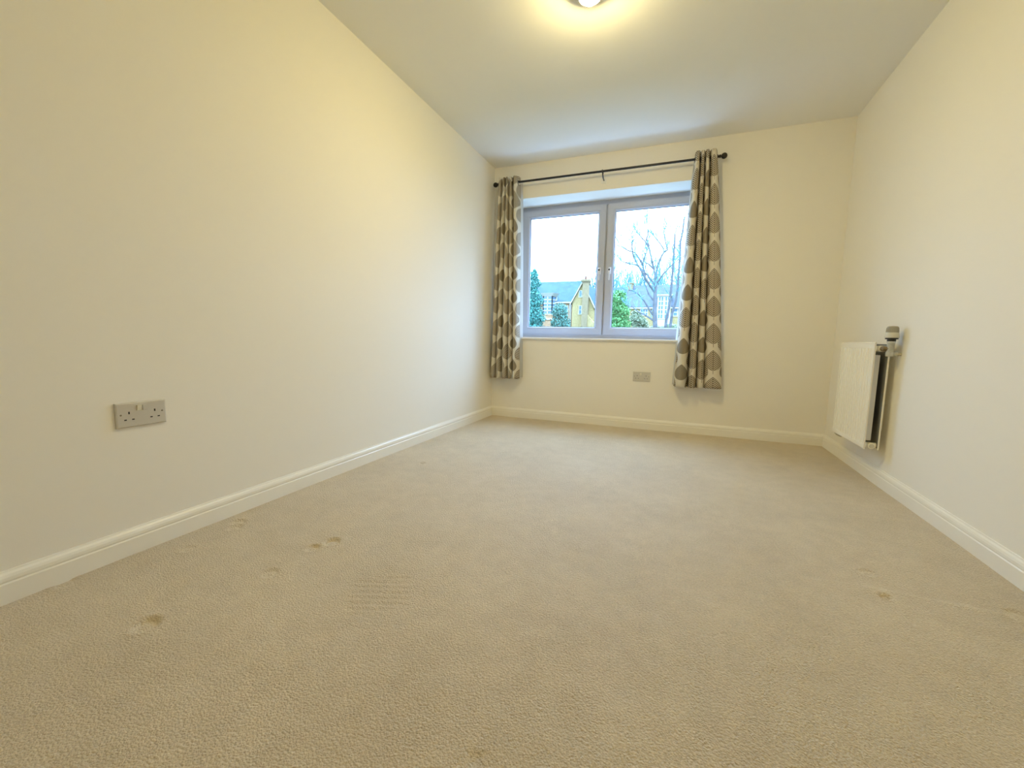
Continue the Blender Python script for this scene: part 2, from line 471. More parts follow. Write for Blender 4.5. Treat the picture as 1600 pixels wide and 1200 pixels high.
# ------------------------------------------------------------------ window
win = structure(empty('window_1', ((WX0+WX1)/2, FY, WZ0)), 'white two-sash casement window at the end of the room')
FZ0, FZ1 = 0.795, WZ1
GX = -0.687                                     # meeting line of the two sashes
ft = 0.042
fr = MB()
fr.box(WX0, WX0+ft, FY+0.012, FY+0.058, FZ0, FZ1); fr.box(WX1-ft, WX1, FY+0.012, FY+0.058, FZ0, FZ1)
fr.box(WX0+ft, WX1-ft, FY+0.012, FY+0.058, FZ1-ft, FZ1); fr.box(WX0+ft, WX1-ft, FY+0.012, FY+0.058, FZ0, FZ0+ft)
fr.box(GX-0.018, GX+0.018, FY+0.020, FY+0.058, FZ0+ft, FZ1-ft)
fr.build('frame', M['upvc'], win, loc=((WX0+WX1)/2, FY+0.03, FZ0))
def sash(x0, x1, hx, bright):
    z0, z1 = FZ0+ft-0.004, FZ1-ft+0.004
    sw = 0.072
    s = MB()
    # stiles and rails with a sloped bead towards the glass
    prof = [(0,0.0),(0.050,0.0),(sw-0.008,0.006),(sw,0.018),(sw,0.045),(0,0.045)]
    def corner(t, d, cx, cz): return None
    ring = []
    for (w, d) in prof:
        ring.append([(x0+w, FY+d, z0+w), (x1-w, FY+d, z0+w), (x1-w, FY+d, z1-w), (x0+w, FY+d, z1-w)])
    vs = [p for r in ring for p in r]; fs = []
    k = len(prof)
    for i in range(k):
        j = (i+1) % k
        for c in range(4):
            c2 = (c+1) % 4
            fs.append((i*4+c, i*4+c2, j*4+c2, j*4+c))
    s.add(vs, fs)
    o = s.build('sash', M['upvc'], win, loc=((x0+x1)/2, FY, z0))
    g = sw - 0.002
    MB().box(x0+g, x1-g, FY+0.026, FY+0.032, z0+g, z1-g).build('pane', M['glass'], o, loc=((x0+x1)/2, FY+0.029, z0+g))
    gs = MB()
    for (a, b_, c, d) in ((x0+sw-0.003, x0+sw+0.003, z0+sw, z1-sw), (x1-sw-0.003, x1-sw+0.003, z0+sw, z1-sw),
                          (x0+sw+0.003, x1-sw-0.003, z0+sw-0.003, z0+sw+0.003), (x0+sw+0.003, x1-sw-0.003, z1-sw-0.003, z1-sw+0.003)):
        gs.box(a, b_, FY+0.019, FY+0.0258, c, d)
    gs.build('gasket', M['gasket'], o)
    h = MB()
    h.rbox(hx-0.013, hx+0.013, FY-0.010, FY+0.001, 1.405, 1.470, 0.004)
    h.rbox(hx-0.009, hx+0.009, FY-0.034, FY-0.009, 1.425, 1.452, 0.004)
    h.rbox(hx-0.010, hx+0.010, FY-0.040, FY-0.027, 1.405, 1.460, 0.004)
    h.rbox(hx-0.006, hx+0.006, FY-0.038, FY-0.029, 1.345, 1.406, 0.003)
    h.build('handle', M['handle'], o, loc=(hx, FY, 1.40))
    MB().lathe([(0.0085,0.0),(0.0085,-0.0045)], (hx, FY-0.0385, 1.441), 'y', 14).build('lock_button', M['black'], o, loc=(hx, FY-0.04, 1.441))
    return o
sash(WX0+ft-0.004, GX-0.009, -0.735, 0)
sash(GX+0.009, WX1-ft+0.004, -0.640, 0)
sl = MB().rbox(WX0-0.03, WX1+0.03, YB-0.022, YB-0.0005, WZ0, WZ0+0.020, 0.004)
sl.box(WX0+0.0005, WX1-0.0005, YB-0.001, FY+0.06, WZ0+0.0005, WZ0+0.0195)
sl.build('window_sill', M['sill'], win, loc=((WX0+WX1)/2, YB, WZ0))

# ------------------------------------------------------------------ curtain pole
RY, RZ = YB-0.085, 2.214
rod = tag(empty('curtain_rod', (-0.72, RY, RZ)), 'thin black metal curtain pole with ball ends above the window', 'curtain rod')
MB().tube([(-1.655, RY, RZ), (0.218, RY, RZ)], 0.0095, 14).build('pole', M['black_metal'], rod, True, loc=(-0.72, RY, RZ))
def finial(x, s):
    prof = [(0.0095,0),(0.013,0.002),(0.013,0.008),(0.008,0.010),(0.008,0.014)]
    R_ = 0.0225
    for k in range(1, 12):
        a = math.pi*k/12
        if k == 1: continue
        prof.append((R_*math.sin(a), 0.014+R_-0.003-R_*math.cos(a)))
    prof.append((0.001, 0.014+2*R_-0.003))
    prof = [(r, s*hh) for r, hh in prof]
    MB().lathe(prof, (x, RY, RZ), 'x', 20).build('finial', M['black_metal'], rod, True, loc=(x, RY, RZ))
finial(-1.650, -1); finial(0.214, 1)
def bracket(x):
    b = MB()
    b.tube([(x, RY, RZ-0.010), (x, RY+0.004, RZ-0.028), (x, RY+0.03, RZ-0.044), (x, YB-0.008, RZ-0.050)], 0.0055, 8)
    b.rbox(x-0.007, x+0.007, RY-0.013, RY+0.013, RZ-0.016, RZ-0.0096, 0.002)
    b.tube([(x-0.004, RY+0.013*math.cos(t), RZ+0.013*math.sin(t)) for t in [i*math.pi/10-0.4 for i in range(0, 13)]], 0.003, 6)
    o = b.build('bracket', M['black_metal'], rod, loc=(x, RY, RZ))
    return o
bracket(-0.682)
MB().rbox(-0.704, -0.660, YB-0.010, YB, RZ-0.074, RZ-0.026, 0.003).build('wall_plate', M['rose'], rod, loc=(-0.682, YB, RZ-0.05))['label'] = 'small white plate under the middle bracket'
for bx in (-1.62, 0.19):
    bracket(bx)
    MB().rbox(bx-0.016, bx+0.016, YB-0.008, YB, RZ-0.07, RZ-0.03, 0.002).build('wall_plate', M['rose'], rod, loc=(bx, YB, RZ-0.05))

# ------------------------------------------------------------------ curtains
def make_curtain(label, top_x, bot_x, slits_t, slits_b, z0, z1, cloth, amp_t, amp_b, seed, lead):
    rg = random.Random(seed)
    nf = len(slits_t) - 1
    NU, NV = 24*nf, 60
    ph = [rg.uniform(-1, 1) for _ in range(nf+2)]
    verts = []; uvs = []; info = []
    st = [top_x[0] + s*(top_x[1]-top_x[0]) for s in slits_t]; sb = [bot_x[0] + s*(bot_x[1]-bot_x[0]) for s in slits_b]
    def pos(phi, tv):
        # tv 0 at the top, 1 at the hem
        s = tv**0.85
        i = min(int(phi), nf-1); fr_ = phi - i
        xt = st[i] + (st[i+1]-st[i])*fr_; xb = sb[i] + (sb[i+1]-sb[i])*fr_
        wt = st[i+1]-st[i]; wb_ = sb[i+1]-sb[i]
        bt = 0.159*wt*math.sin(2*math.pi*fr_); bb = 0.158*wb_*math.sin(2*math.pi*fr_)
        x = (xt - bt)*(1-s) + (xb - bb)*s
        a = amp_t*(1-s) + amp_b*(0.85+0.3*ph[i])*s
        cc = math.cos(2*math.pi*fr_)
        cc = math.copysign(abs(cc)**0.75, cc)
        y = RY + a*cc
        # slow sway down the cloth
        y += 0.004*math.sin(3.1*tv*2+ph[i]*3)*s
        x += 0.002*math.sin(4.0*tv+ph[i+1]*2)*s*math.sin(math.pi*min(1, phi/nf))
        y = min(y, YB-0.018)
        return x, y
    for j in range(NV+1):
        tv = j/NV
        xs_row = (pos(0, tv)[0], pos(nf, tv)[0])
        for i in range(NU+1):
            phi = nf*i/NU
            x, y = pos(phi, tv)
            zz = z1 + (z0-z1)*tv
            if j == 0: zz += 0.004*math.cos(2*math.pi*phi)
            verts.append((x, y, zz)); xn = (x - xs_row[0]) / (xs_row[1] - xs_row[0]); uvs.append(((0.72*xn + 0.28*i/NU)*cloth + seed*0.33, zz))
    faces = [(j*(NU+1)+i, j*(NU+1)+i+1, (j+1)*(NU+1)+i+1, (j+1)*(NU+1)+i) for j in range(NV) for i in range(NU)]
    me = bpy.data.meshes.new('curtain')
    cx = (top_x[0]+top_x[1])/2
    me.from_pydata([(v[0]-cx, v[1]-RY, v[2]-z0) for v in verts], [], faces)
    ul = me.uv_layers.new(name='UVMap')
    for lp in me.loops: ul.data[lp.index].uv = uvs[lp.vertex_index]
    me.polygons.foreach_set('use_smooth', [True]*len(me.polygons))
    me.materials.append(M['curtain'])
    o = bpy.data.objects.new('curtain', me); COL.objects.link(o); o.location = (cx, RY, z0)
    sd = o.modifiers.new('thickness', 'SOLIDIFY'); sd.thickness = 0.0022; sd.offset = 0
    tag(o, label, 'curtain')
    # white lining behind, turned round the leading edge
    lv = []; lf = []
    for j in range(NV+1):
        tv = j/NV
        for i in range(NU+1):
            phi = nf*i/NU
            x, y = pos(phi, tv)
            lv.append((x, min(y+0.007, YB-0.008), z1-0.03 + (z0+0.025-z1+0.03)*tv))
    l = MB().add(lv, faces)
    # turned edge strip on the window side
    vs = []; N = NV
    for j in range(N+1):
        tv = j/N
        x, y = pos(nf if lead > 0 else 0, tv)
        zz = z1-0.02 + (z0+0.012-z1+0.02)*tv
        wv = 0.006 + 0.013*tv**0.8
        vs.append((x, y+0.004, zz)); vs.append((x+lead*wv*0.6, y+0.014, zz)); vs.append((x+lead*wv, y+0.040, zz))
    fs = []
    for j in range(N):
        for k in (0, 1): fs.append((j*3+k, j*3+k+1, j*3+4+k, j*3+3+k))
    l.add(vs, fs)
    lo = l.build('lining', M['lining'], o, True, loc=(cx, RY, z0), fix=False)
    lo['label'] = 'plain white lining'
    # eyelet rings where the cloth crosses the pole
    for i in range(nf):
        for fr_ in (0.25, 0.75):
            x, y = pos(i+fr_, (z1-RZ)/(z1-z0))
            e = MB()
            R_, r = 0.0205, 0.0042
            ns, nr = 20, 6
            ev = []; ef = []
            for a in range(ns):
                for b_ in range(nr):
                    A, B = 2*math.pi*a/ns, 2*math.pi*b_/nr
                    rr = R_ + r*math.cos(B)
                    ev.append((x+r*math.sin(B)*0.8, RY+rr*math.cos(A), RZ-0.008+rr*math.sin(A)))
            for a in range(ns):
                for b_ in range(nr):
                    ef.append((a*nr+b_, a*nr+(b_+1)%nr, ((a+1)%ns)*nr+(b_+1)%nr, ((a+1)%ns)*nr+b_))
            e.add(ev, ef).build('eyelet', M['steel'], o, True, loc=(x, RY, RZ))
    return o
make_curtain('leaf-print curtain gathered at the left end of the pole beside the corner', (-1.645, -1.447), (-1.708, -1.415),
             [0, .20, .37, .53, .70, 1], [0, .20, .40, .64, .80, 1], 0.392, 2.262, 0.46, 0.043, 0.047, 1, 1)
make_curtain('leaf-print curtain gathered at the right end of the pole nearer the radiator', (0.040, 0.198), (-0.012, 0.352),
             [0, .26, .45, .66, 1], [0, .29, .47, .63, 1], 0.405, 2.266, 0.44, 0.043, 0.052, 2, -1)

# ------------------------------------------------------------------ double sockets
def make_socket(origin, U, N, label):
    """origin: plate centre on the wall, U: direction to the right as seen, N: out of the wall"""
    U, N, V = Vector(U), Vector(N), Vector((0,0,1)); O = Vector(origin)
    fn = lambda p: O + U*p[0] + N*p[1] + V*p[2]
    root = tag(empty('double_socket', origin), label, 'socket', None)
    def part(name, mb, m, parent=root, smooth=False):
        out = MB().frame_map(fn, mb); c = sum((Vector(v) for v in out.v), Vector())/len(out.v)
        return out.build(name, m, parent, smooth, loc=c)
    pl = MB()
    w, h = 0.0735, 0.0425
    ring = []
    for (ins, d) in ((0, 0.0), (0, 0.0055), (0.0012, 0.0078), (0.004, 0.0092)):
        c = [(-w+ins, -h+ins), (w-ins, -h+ins), (w-ins, h-ins), (-w+ins, h-ins)]
        ring.append([(a, d, b) for a, b in c])
    vs = [p for r in ring for p in r]
    fs = [(i*4+k, i*4+(k+1)%4, (i+1)*4+(k+1)%4, (i+1)*4+k) for i in range(3) for k in range(4)] + [(12,13,14,15), (3,2,1,0)]
    pl.add(vs, fs)
    part('plate', pl, M['socket'])
    for sx_ in (-1, 1):
        cx = sx_*0.0375
        part('pin_slot', MB().box(cx-0.0021, cx+0.0021, 0.0085, 0.0096, 0.0030, 0.0115), M['black'])
        for k in (-1, 1):
            part('pin_slot', MB().box(cx+k*0.0110-0.0035, cx+k*0.0110+0.0035, 0.0085, 0.0096, -0.0180, -0.0140), M['black'])
        part('screw', MB().lathe([(0.0030,0.0085),(0.0030,0.0097),(0.0022,0.0100)], (sx_*0.0602, 0, 0.002), 'y', 12), M['screw'])
        x0 = sx_*0.0085
        tilt = 0.0045 if sx_ < 0 else 0.0008
        sw = MB().add([(x0-0.0070,0.0085,0.012),(x0+0.0070,0.0085,0.012),(x0+0.0070,0.0085,0.031),(x0-0.0070,0.0085,0.031),
                       (x0-0.0062,0.0112,0.0128),(x0+0.0062,0.0112,0.0128),(x0+0.0062,0.0105+tilt,0.0302),(x0-0.0062,0.0105+tilt,0.0302)],
                      [(0,3,2,1),(4,5,6,7),(0,1,5,4),(1,2,6,5),(2,3,7,6),(3,0,4,7)])
        part('switch', sw, M['switch'] if sx_ < 0 else M['socket'])
    return root
make_socket((XL, 0.8485, 0.488), (0,1,0), (1,0,0), 'grey double power socket low on the left wall, nearest the camera')
make_socket((-0.280, YB, 0.467), (1,0,0), (0,-1,0), 'small grey double power socket on the end wall under the window')

# ------------------------------------------------------------------ radiator
RX = XR
ry0, ry1, rz0, rz1 = 2.815, 3.315, 0.205, 0.797
rad = tag(empty('radiator', (RX-0.06, (ry0+ry1)/2, rz0)), 'white fluted panel radiator hung on the right wall near the corner', 'radiator')
def fluted(xf, sgn, name):
    """pressed steel panel: xf outer face, sgn towards the room (-1) or the wall (+1)"""
    n_fl = 15; m_ = MB()
    pts = []
    N = n_fl*8
    y_in0, y_in1 = ry0+0.012, ry1-0.012
    prof = [(ry0, 0.0)]
    for i in range(N+1):
        t = i/N
        ph_ = (t*n_fl) % 1.0
        d = 0.0055*max(0.0, min(1.0, (abs(ph_-0.5)*2-0.55)/0.22))
        if i in (0, N): d = 0
        prof.append((y_in0+(y_in1-y_in0)*t, d))
    prof.append((ry1, 0.0))
    rows = [(rz0, 0, 0.004), (rz0+0.004, 0, 0.0), (rz0+0.026, 0, 0.0), (rz0+0.034, 1, 0.0), (rz1-0.040, 1, 0.0), (rz1-0.032, 0, 0.0), (rz1-0.004, 0, 0.0), (rz1, 0, 0.004)]
    vs = []; k = len(prof)
    for (z, fl, back) in rows:
        for (y, d) in prof: vs.append((xf - sgn*(d*fl+back), y, z))
    fs = [(r*k+i, r*k+i+1, (r+1)*k+i+1, (r+1)*k+i) for r in range(len(rows)-1) for i in range(k-1)]
    m_.add(vs, fs)
    b = len(m_.v); x_b = xf - sgn*0.007
    # body behind the face
    lo, hi = rz0+0.0005, rz1-0.0005
    m_.add([(xf-sgn*0.0005, ry0, lo+0.003), (xf-sgn*0.0005, ry0, hi-0.003), (x_b, ry0, hi), (x_b, ry0, lo)], [(0,1,2,3)])
    m_.add([(xf-sgn*0.0005, ry1, lo+0.003), (xf-sgn*0.0005, ry1, hi-0.003), (x_b, ry1, hi), (x_b, ry1, lo)], [(0,3,2,1)])
    m_.add([(xf-sgn*0.004, ry0, rz1), (xf-sgn*0.004, ry1, rz1), (x_b, ry1, rz1), (x_b, ry0, rz1)], [(0,1,2,3)])
    m_.add([(xf-sgn*0.004, ry0, rz0), (xf-sgn*0.004, ry1, rz0), (x_b, ry1, rz0), (x_b, ry0, rz0)], [(0,3,2,1)])
    m_.add([(x_b, ry0, rz0), (x_b, ry1, rz0), (x_b, ry1, rz1), (x_b, ry0, rz1)], [(0,1,2,3)])
    return m_.build(name, M['radiator'], rad, False, loc=(xf, (ry0+ry1)/2, rz0), fix=False)
xf_front, xf_back = RX-0.104, RX-0.034
fluted(xf_front, -1, 'front_panel'); fluted(xf_back, 1, 'back_panel')
MB().box(xf_back-0.0082, xf_back-0.0072, ry0+0.004, ry1-0.004, rz0+0.01, rz1-0.01).build('gap_shade_plate', M['gap_shade'], rad, loc=(xf_back-0.008, (ry0+ry1)/2, rz0))  # added plate, the gap's shade put into its dark colour
cf = MB()
for i in range(18):
    y0 = ry0+0.012 + i*(ry1-ry0-0.024)/18
    d = (ry1-ry0-0.024)/18
    x0, x1 = xf_front+0.0072, xf_front+0.033
    cf.box(x0, x1, y0, y0+0.0012, rz0+0.05, rz1-0.07)
    cf.box(x1-0.0012, x1, y0+0.0013, y0+d*0.5, rz0+0.05, rz1-0.07)
cf.build('convector_fins', M['fin'], rad, loc=(xf_front+0.02, (ry0+ry1)/2, rz0))
xm = (xf_front+xf_back)/2
for (zz, nm) in ((rz0+0.022, 'header'), (rz1-0.035, 'header')):
    h = MB()
    h.tube([(xf_front+0.0075, ry0+0.026, zz), (xf_back-0.0085, ry0+0.026, zz)], 0.015, 12)
    h.tube([(xm, ry0-0.002, zz), (xm, ry0+0.03, zz)], 0.0165, 14)
    h.build(nm, M['radiator'], rad, True, loc=(xm, ry0+0.02, zz))
    h = MB().tube([(xf_front+0.0075, ry1-0.026, zz), (xf_back-0.0085, ry1-0.026, zz)], 0.015, 12)
    h.build(nm, M['radiator'], rad, True, loc=(xm, ry1-0.02, zz))
MB().lathe([(0.011,-0.004),(0.012,-0.001),(0.012,0.002)], (xm, ry0-0.003, rz0+0.022), 'y', 14).build('blanking_plug', M['valve_light'], rad, loc=(xm, ry0, rz0+0.022))
for yy in (ry0+0.10, ry1-0.10):
    MB().box(xf_back-0.002, RX, yy-0.015, yy+0.015, rz0+0.10, rz1-0.12).build('wall_bracket', M['radiator'], rad, loc=(RX-0.02, yy, rz0+0.2))
# thermostatic valve on the near top corner
vx, vy = RX-0.047, ry0-0.030
tv = MB()
tv.lathe([(0.0165,0.722),(0.0185,0.726),(0.0185,0.744),(0.0150,0.748),(0.0150,0.790),(0.0185,0.792),(0.0185,0.802),(0.0150,0.804)], (vx, vy, 0), 'z', 16)
for zz in (0.752, 0.760, 0.768, 0.776, 0.784): tv.lathe([(0.0152,-0.0022),(0.0172,-0.0015),(0.0172,0.0015),(0.0152,0.0022)], (vx, vy, zz), 'z', 16)
tv.tube([(vx, vy, 0.736), (RX-0.018, vy, 0.736)], 0.0125, 12)
tv.tube([(RX-0.018, vy, 0.736), (RX, vy, 0.736)], 0.0075, 10)
vo = tv.build('thermostatic_valve', M['brass'], rad, True, loc=(vx, vy, 0.72))
un = MB(); un.tube([(vx-0.004, vy, rz1-0.035), (xm+0.002, vy+0.006, rz1-0.035), (xm, ry0-0.001, rz1-0.035)], [0.012, 0.0135, 0.0135], 8)
un.build('union_nut', M['brass_dark'], vo, True, loc=(vx, vy, rz1-0.035))
MB().lathe([(0.0185,0.8015),(0.0185,0.812),(0.027,0.813),(0.027,0.821),(0.014,0.822)], (vx, vy, 0), 'z', 20).build('valve_neck', M['black'], vo, True, loc=(vx, vy, 0.80))
MB().lathe([(0.0300,0.820),(0.0305,0.823),(0.0275,0.846),(0.0265,0.848)], (vx, vy, 0), 'z', 24).build('valve_collar', M['valve_light'], vo, True, loc=(vx, vy, 0.82))
cp = MB().lathe([(0.0262,0.847),(0.0260,0.850),(0.0245,0.872),(0.0225,0.878),(0.017,0.881),(0.004,0.882)], (vx, vy, 0), 'z', 24)
for k in range(24):
    a = 2*math.pi*k/24
    cp.tube([(vx+0.0258*math.cos(a), vy+0.0258*math.sin(a), 0.850), (vx+0.0243*math.cos(a), vy+0.0243*math.sin(a), 0.872)], 0.0012, 4)
cp.build('valve_cap', M['valve'], vo, True, loc=(vx, vy, 0.85))
# lockshield at the far bottom end, pipe into the wall
lk = MB()
lk.tube([(xm, ry1-0.004, rz0+0.022), (xm, ry1+0.030, rz0+0.022)], 0.0125, 12)
lk.lathe([(0.011,-0.040),(0.0125,-0.038),(0.0125,0.014),(0.011,0.016)], (xm, ry1+0.030, rz0+0.022), 'z', 12)
lk.tube([(xm, ry1+0.030, rz0-0.016), (xm, ry1+0.030, rz0-0.020), (xm+0.02, ry1+0.030, rz0-0.030), (RX, ry1+0.030, rz0-0.030)], 0.0075, 10)
lk.build('lockshield_valve', M['brass'], rad, True, loc=(xm, ry1+0.03, rz0))

# ------------------------------------------------------------------ ceiling light
lx, ly = -0.472, 2.068
lamp = tag(empty('ceiling_light', (lx, ly, H)), 'lit warm round bulb in a white holder on the ceiling', 'ceiling light')
MB().lathe([(0.058,H),(0.058,H-0.006),(0.052,H-0.009),(0.024,H-0.010),(0.024,H-0.0115),(0.016,H-0.012)], (lx, ly, 0), 'z', 28).build('lampholder', M['rose'], lamp, True, loc=(lx, ly, H))
R_ = 0.036; cz = 2.356
prof = [(0.016, H-0.012)]
for k in range(4, 20):
    a = math.pi*k/20
    prof.append((R_*math.sin(a), cz+R_*math.cos(a)))
prof.append((0.001, cz-R_))
MB().lathe(prof, (lx, ly, 0), 'z', 24).build('bulb', M['bulb'], lamp, True, loc=(lx, ly, cz))
cs = MB()  # added ring that holds the bulb's light back from the ceiling
ns = 32
ring = [(0.036, H-0.010), (0.047, cz+0.012), (0.0505, cz-0.007), (0.0490, cz-0.007), (0.0455, cz+0.012), (0.034, H-0.0115)]
vs = [(lx+r*math.cos(2*math.pi*k/ns), ly+r*math.sin(2*math.pi*k/ns), z) for r, z in ring for k in range(ns)]
fs = [(i*ns+k, i*ns+(k+1)%ns, ((i+1)%6)*ns+(k+1)%ns, ((i+1)%6)*ns+k) for i in range(6) for k in range(ns)]
cs.add(vs, fs).build('added_bulb_shield', M['added_bulb_shield'], lamp, True, loc=(lx, ly, cz))

# ------------------------------------------------------------------ outside
GZ = -5.5
structure(MB().box(-120, 90, YB+6, 160, GZ-0.3, GZ).build('ground', M['ground']), 'grassy ground far below the window')

def far_window(parent, x0, x1, y, z0, z1, nc, nr, bar=0.09):
    f = MB(); f.box(x0-bar, x1+bar, y-0.06, y, z0-bar, z0); f.box(x0-bar, x1+bar, y-0.06, y, z1, z1+bar)
    for i in range(nc+1):
        x = x0+(x1-x0)*i/nc; f.box(x-bar/2, x+bar/2, y-0.06, y, z0, z1)
    for j in range(1, nr):
        z = z0+(z1-z0)*j/nr; f.box(x0, x1, y-0.055, y, z-bar/2, z+bar/2)
    o = f.build('window', M['white_paint'], parent, loc=((x0+x1)/2, y, z0))
    MB().box(x0, x1, y-0.02, y+0.02, z0, z1).build('pane', M['far_glass'], o, loc=((x0+x1)/2, y, z0))
    return o

def gable_roof_x(x0, x1, yf, yb, ze, zr, th=0.15, ov=0.25):
    """roof with its ridge along x"""
    ym = (yf+yb)/2; m_ = MB()
    sl_ = (zr-ze)/(ym-yf)
    for (ya, za, yr) in ((yf-ov, ze-ov*sl_, ym), (yb+ov, ze-ov*sl_, ym)):
        m_.add([(x0,ya,za),(x1,ya,za),(x1,yr,zr),(x0,yr,zr),(x0,ya,za+th),(x1,ya,za+th),(x1,yr,zr+th),(x0,yr,zr+th)],
               [(0,3,2,1),(4,5,6,7),(0,1,5,4),(1,2,6,5),(2,3,7,6),(3,0,4,7)])
    return m_
def gable_block_x(x0, x1, yf, yb, ze, zr):
    ym = (yf+yb)/2
    return MB().prism([(yf, GZ), (yb, GZ), (yb, ze), (ym, zr), (yf, ze)], lambda p: (x0, p[0], p[1]), lambda p: (x1, p[0], p[1]))
def gable_block_y(x0, x1, xm_, yf, yb, ze0, ze1, zr):
    return MB().prism([(x0, GZ), (x1, GZ), (x1, ze1), (xm_, zr), (x0, ze0)], lambda p: (p[0], yf, p[1]), lambda p: (p[0], yb, p[1]))

# left house with bay, gable and chimney
hl = tag(empty('house', (-17, 62, GZ)), 'house with bay window, yellow gable and tall chimney seen through left pane', 'house')
gable_block_x(-23.5, -13.2, 60.0, 68.0, 6.35, 9.55).build('wall', M['orange_brick'], hl, loc=(-17, 62, GZ))
gable_roof_x(-23.7, -13.0, 60.0, 68.0, 6.45, 9.72).build('roof', M['slate'], hl, loc=(-17, 64, 6.4))
MB().box(-23.7, -14.4, 59.66, 59.74, 6.16, 6.34).build('fascia', M['white_paint'], hl, loc=(-17, 59.7, 6.2))
gable_block_y(-14.35, -11.3, -12.93, 59.0, 66.0, 6.2, 5.7, 8.9).build('gable_wall', M['yellow_brick'], hl, loc=(-13, 59, GZ))
rf = MB()
for (xa, za) in ((-14.62, 5.92), (-11.05, 5.32)):
    rf.prism([(xa, za), (-12.93, 9.0), (-12.93, 9.16), (xa, za+0.16)], lambda p: (p[0], 58.85, p[1]), lambda p: (p[0], 66.5, p[1]))
rf.build('gable_roof', M['slate'], hl, loc=(-13, 62, 6))
bb = MB()
for (xa, za) in ((-14.62, 5.78), (-11.05, 5.18)):
    bb.prism([(xa, za), (-12.93, 8.86), (-12.93, 9.12), (xa, za+0.24)], lambda p: (p[0], 58.72, p[1]), lambda p: (p[0], 58.84, p[1]))
bb.build('bargeboard', M['white_paint'], hl, loc=(-13, 58.8, 6))
ch = MB().box(-12.78, -11.98, 58.15, 58.98, GZ, 8.85); ch.box(-12.90, -11.92, 58.05, 59.1, 8.85, 8.98); ch.box(-13.02, -11.84, 57.95, 59.2, 8.98, 9.22)
cho = ch.build('chimney', M['chimney_brick'], hl, loc=(-12.4, 58.5, GZ))
MB().lathe([(0.14,9.22),(0.12,9.6),(0.15,9.62),(0.15,9.68)], (-12.45, 58.5, 0), 'z', 10).build('chimney_pot', M['clay'], cho, loc=(-12.45, 58.5, 9.22))
far_window(hl, -13.36, -12.98, 58.98, 4.55, 5.65, 1, 2, 0.08)
far_window(hl, -13.42, -13.02, 58.98, 6.95, 7.75, 1, 1, 0.08)
lt = MB().prism([(-11.98, GZ), (-10.75, GZ), (-10.75, 2.9), (-11.98, 4.4)], lambda p: (p[0], 58.3, p[1]), lambda p: (p[0], 60, p[1])); lt.build('lean_to', M['yellow_brick'], hl, loc=(-11.4, 59, GZ))
for xx in (-14.75, -14.95): MB().tube([(xx, 59.9, GZ), (xx, 59.9, 6.1)], 0.06, 6).build('drainpipe', M['white_paint'], hl, loc=(xx, 59.9, GZ))
bay = MB().prism([(-19.15, 60), (-18.72, 59.0), (-17.35, 59.0), (-16.95, 60)], lambda p: (p[0], p[1], GZ), lambda p: (p[0], p[1], 4.5))
bay.build('bay_base', M['orange_brick'], hl, loc=(-18, 59.5, GZ))
MB().prism([(-19.4, 60), (-18.9, 58.85), (-17.2, 58.85), (-16.7, 60)], lambda p: (p[0], p[1], 3.72), lambda p: (p[0], p[1], 3.92)).build('bay_band', M['white_paint'], hl, loc=(-18, 59, 3.8))
MB().prism([(-19.0, 60.2), (-18.68, 59.02), (-17.39, 59.02), (-17.0, 60.2)], lambda p: (p[0], p[1], 4.5), lambda p: (p[0], p[1], 7.15)).build('bay_glass', M['far_glass'], hl, loc=(-18, 59.5, 4.5))
bt = MB()
def seg_bars(a, b, nc, nr, z0, z1, w=0.12):
    for i in range(nc+1):
        t = i/nc; x, y = a[0]+(b[0]-a[0])*t, a[1]+(b[1]-a[1])*t
        bt.box(x-w/2, x+w/2, y-0.07, y+0.05, z0, z1)
    for j in range(nr+1):
        z = z0+(z1-z0)*j/nr
        bt.prism([(a[0], a[1]-0.07), (b[0], b[1]-0.07), (b[0], b[1]+0.04), (a[0], a[1]+0.04)], lambda p: (p[0], p[1], z-w/2), lambda p: (p[0], p[1], z+w/2))
seg_bars((-18.7, 59.0), (-17.37, 59.0), 2, 5, 4.5, 7.15); seg_bars((-18.7, 59.0), (-19.05, 60.0), 1, 5, 4.5, 7.15); seg_bars((-17.37, 59.0), (-16.98, 60.0), 1, 5, 4.5, 7.15)
bt.build('bay_glazing_bars', M['white_paint'], hl, loc=(-18, 59, 4.5))
bc = MB().prism([(-19.2, 60), (-18.8, 58.9), (-17.3, 58.9), (-16.85, 60)], lambda p: (p[0], p[1], 7.15), lambda p: (p[0]+(p[0]+18.05)*0.30, p[1]-0.35, 7.55))
bc.build('bay_cornice', M['white_paint'], hl, loc=(-18, 59, 7.2))
for xx in (-16.2, -15.5): far_window(hl, xx-0.25, xx+0.25, 59.98, 4.4, 5.75, 2, 2, 0.08)

# far house behind the gable
hm = tag(empty('house', (-12, 74, GZ)), 'slate-roofed house with skylight behind the chimney, beside the window mullion', 'house')
gable_block_x(-17, -4.5, 72, 80, 6.6, 10.0).build('wall', M['orange_brick'], hm, loc=(-12, 74, GZ))
gable_roof_x(-17.2, -4.3, 72, 80, 6.7, 10.1).build('roof', M['slate'], hm, loc=(-12, 76, 6.7))
far_window(hm, -14.75, -14.3, 71.98, 5.65, 6.4, 1, 2, 0.1)
sk = MB().add([(-14.6,72.9,8.02),(-13.9,72.9,8.02),(-13.9,74.0,8.95),(-14.6,74.0,8.95),(-14.6,73.0,7.9),(-13.9,73.0,7.9),(-13.9,74.1,8.83),(-14.6,74.1,8.83)],
              [(0,1,2,3),(4,7,6,5),(0,4,5,1),(1,5,6,2),(2,6,7,3),(3,7,4,0)])
sk.build('skylight', M['white_paint'], hm, loc=(-14.2, 73.5, 8.3))

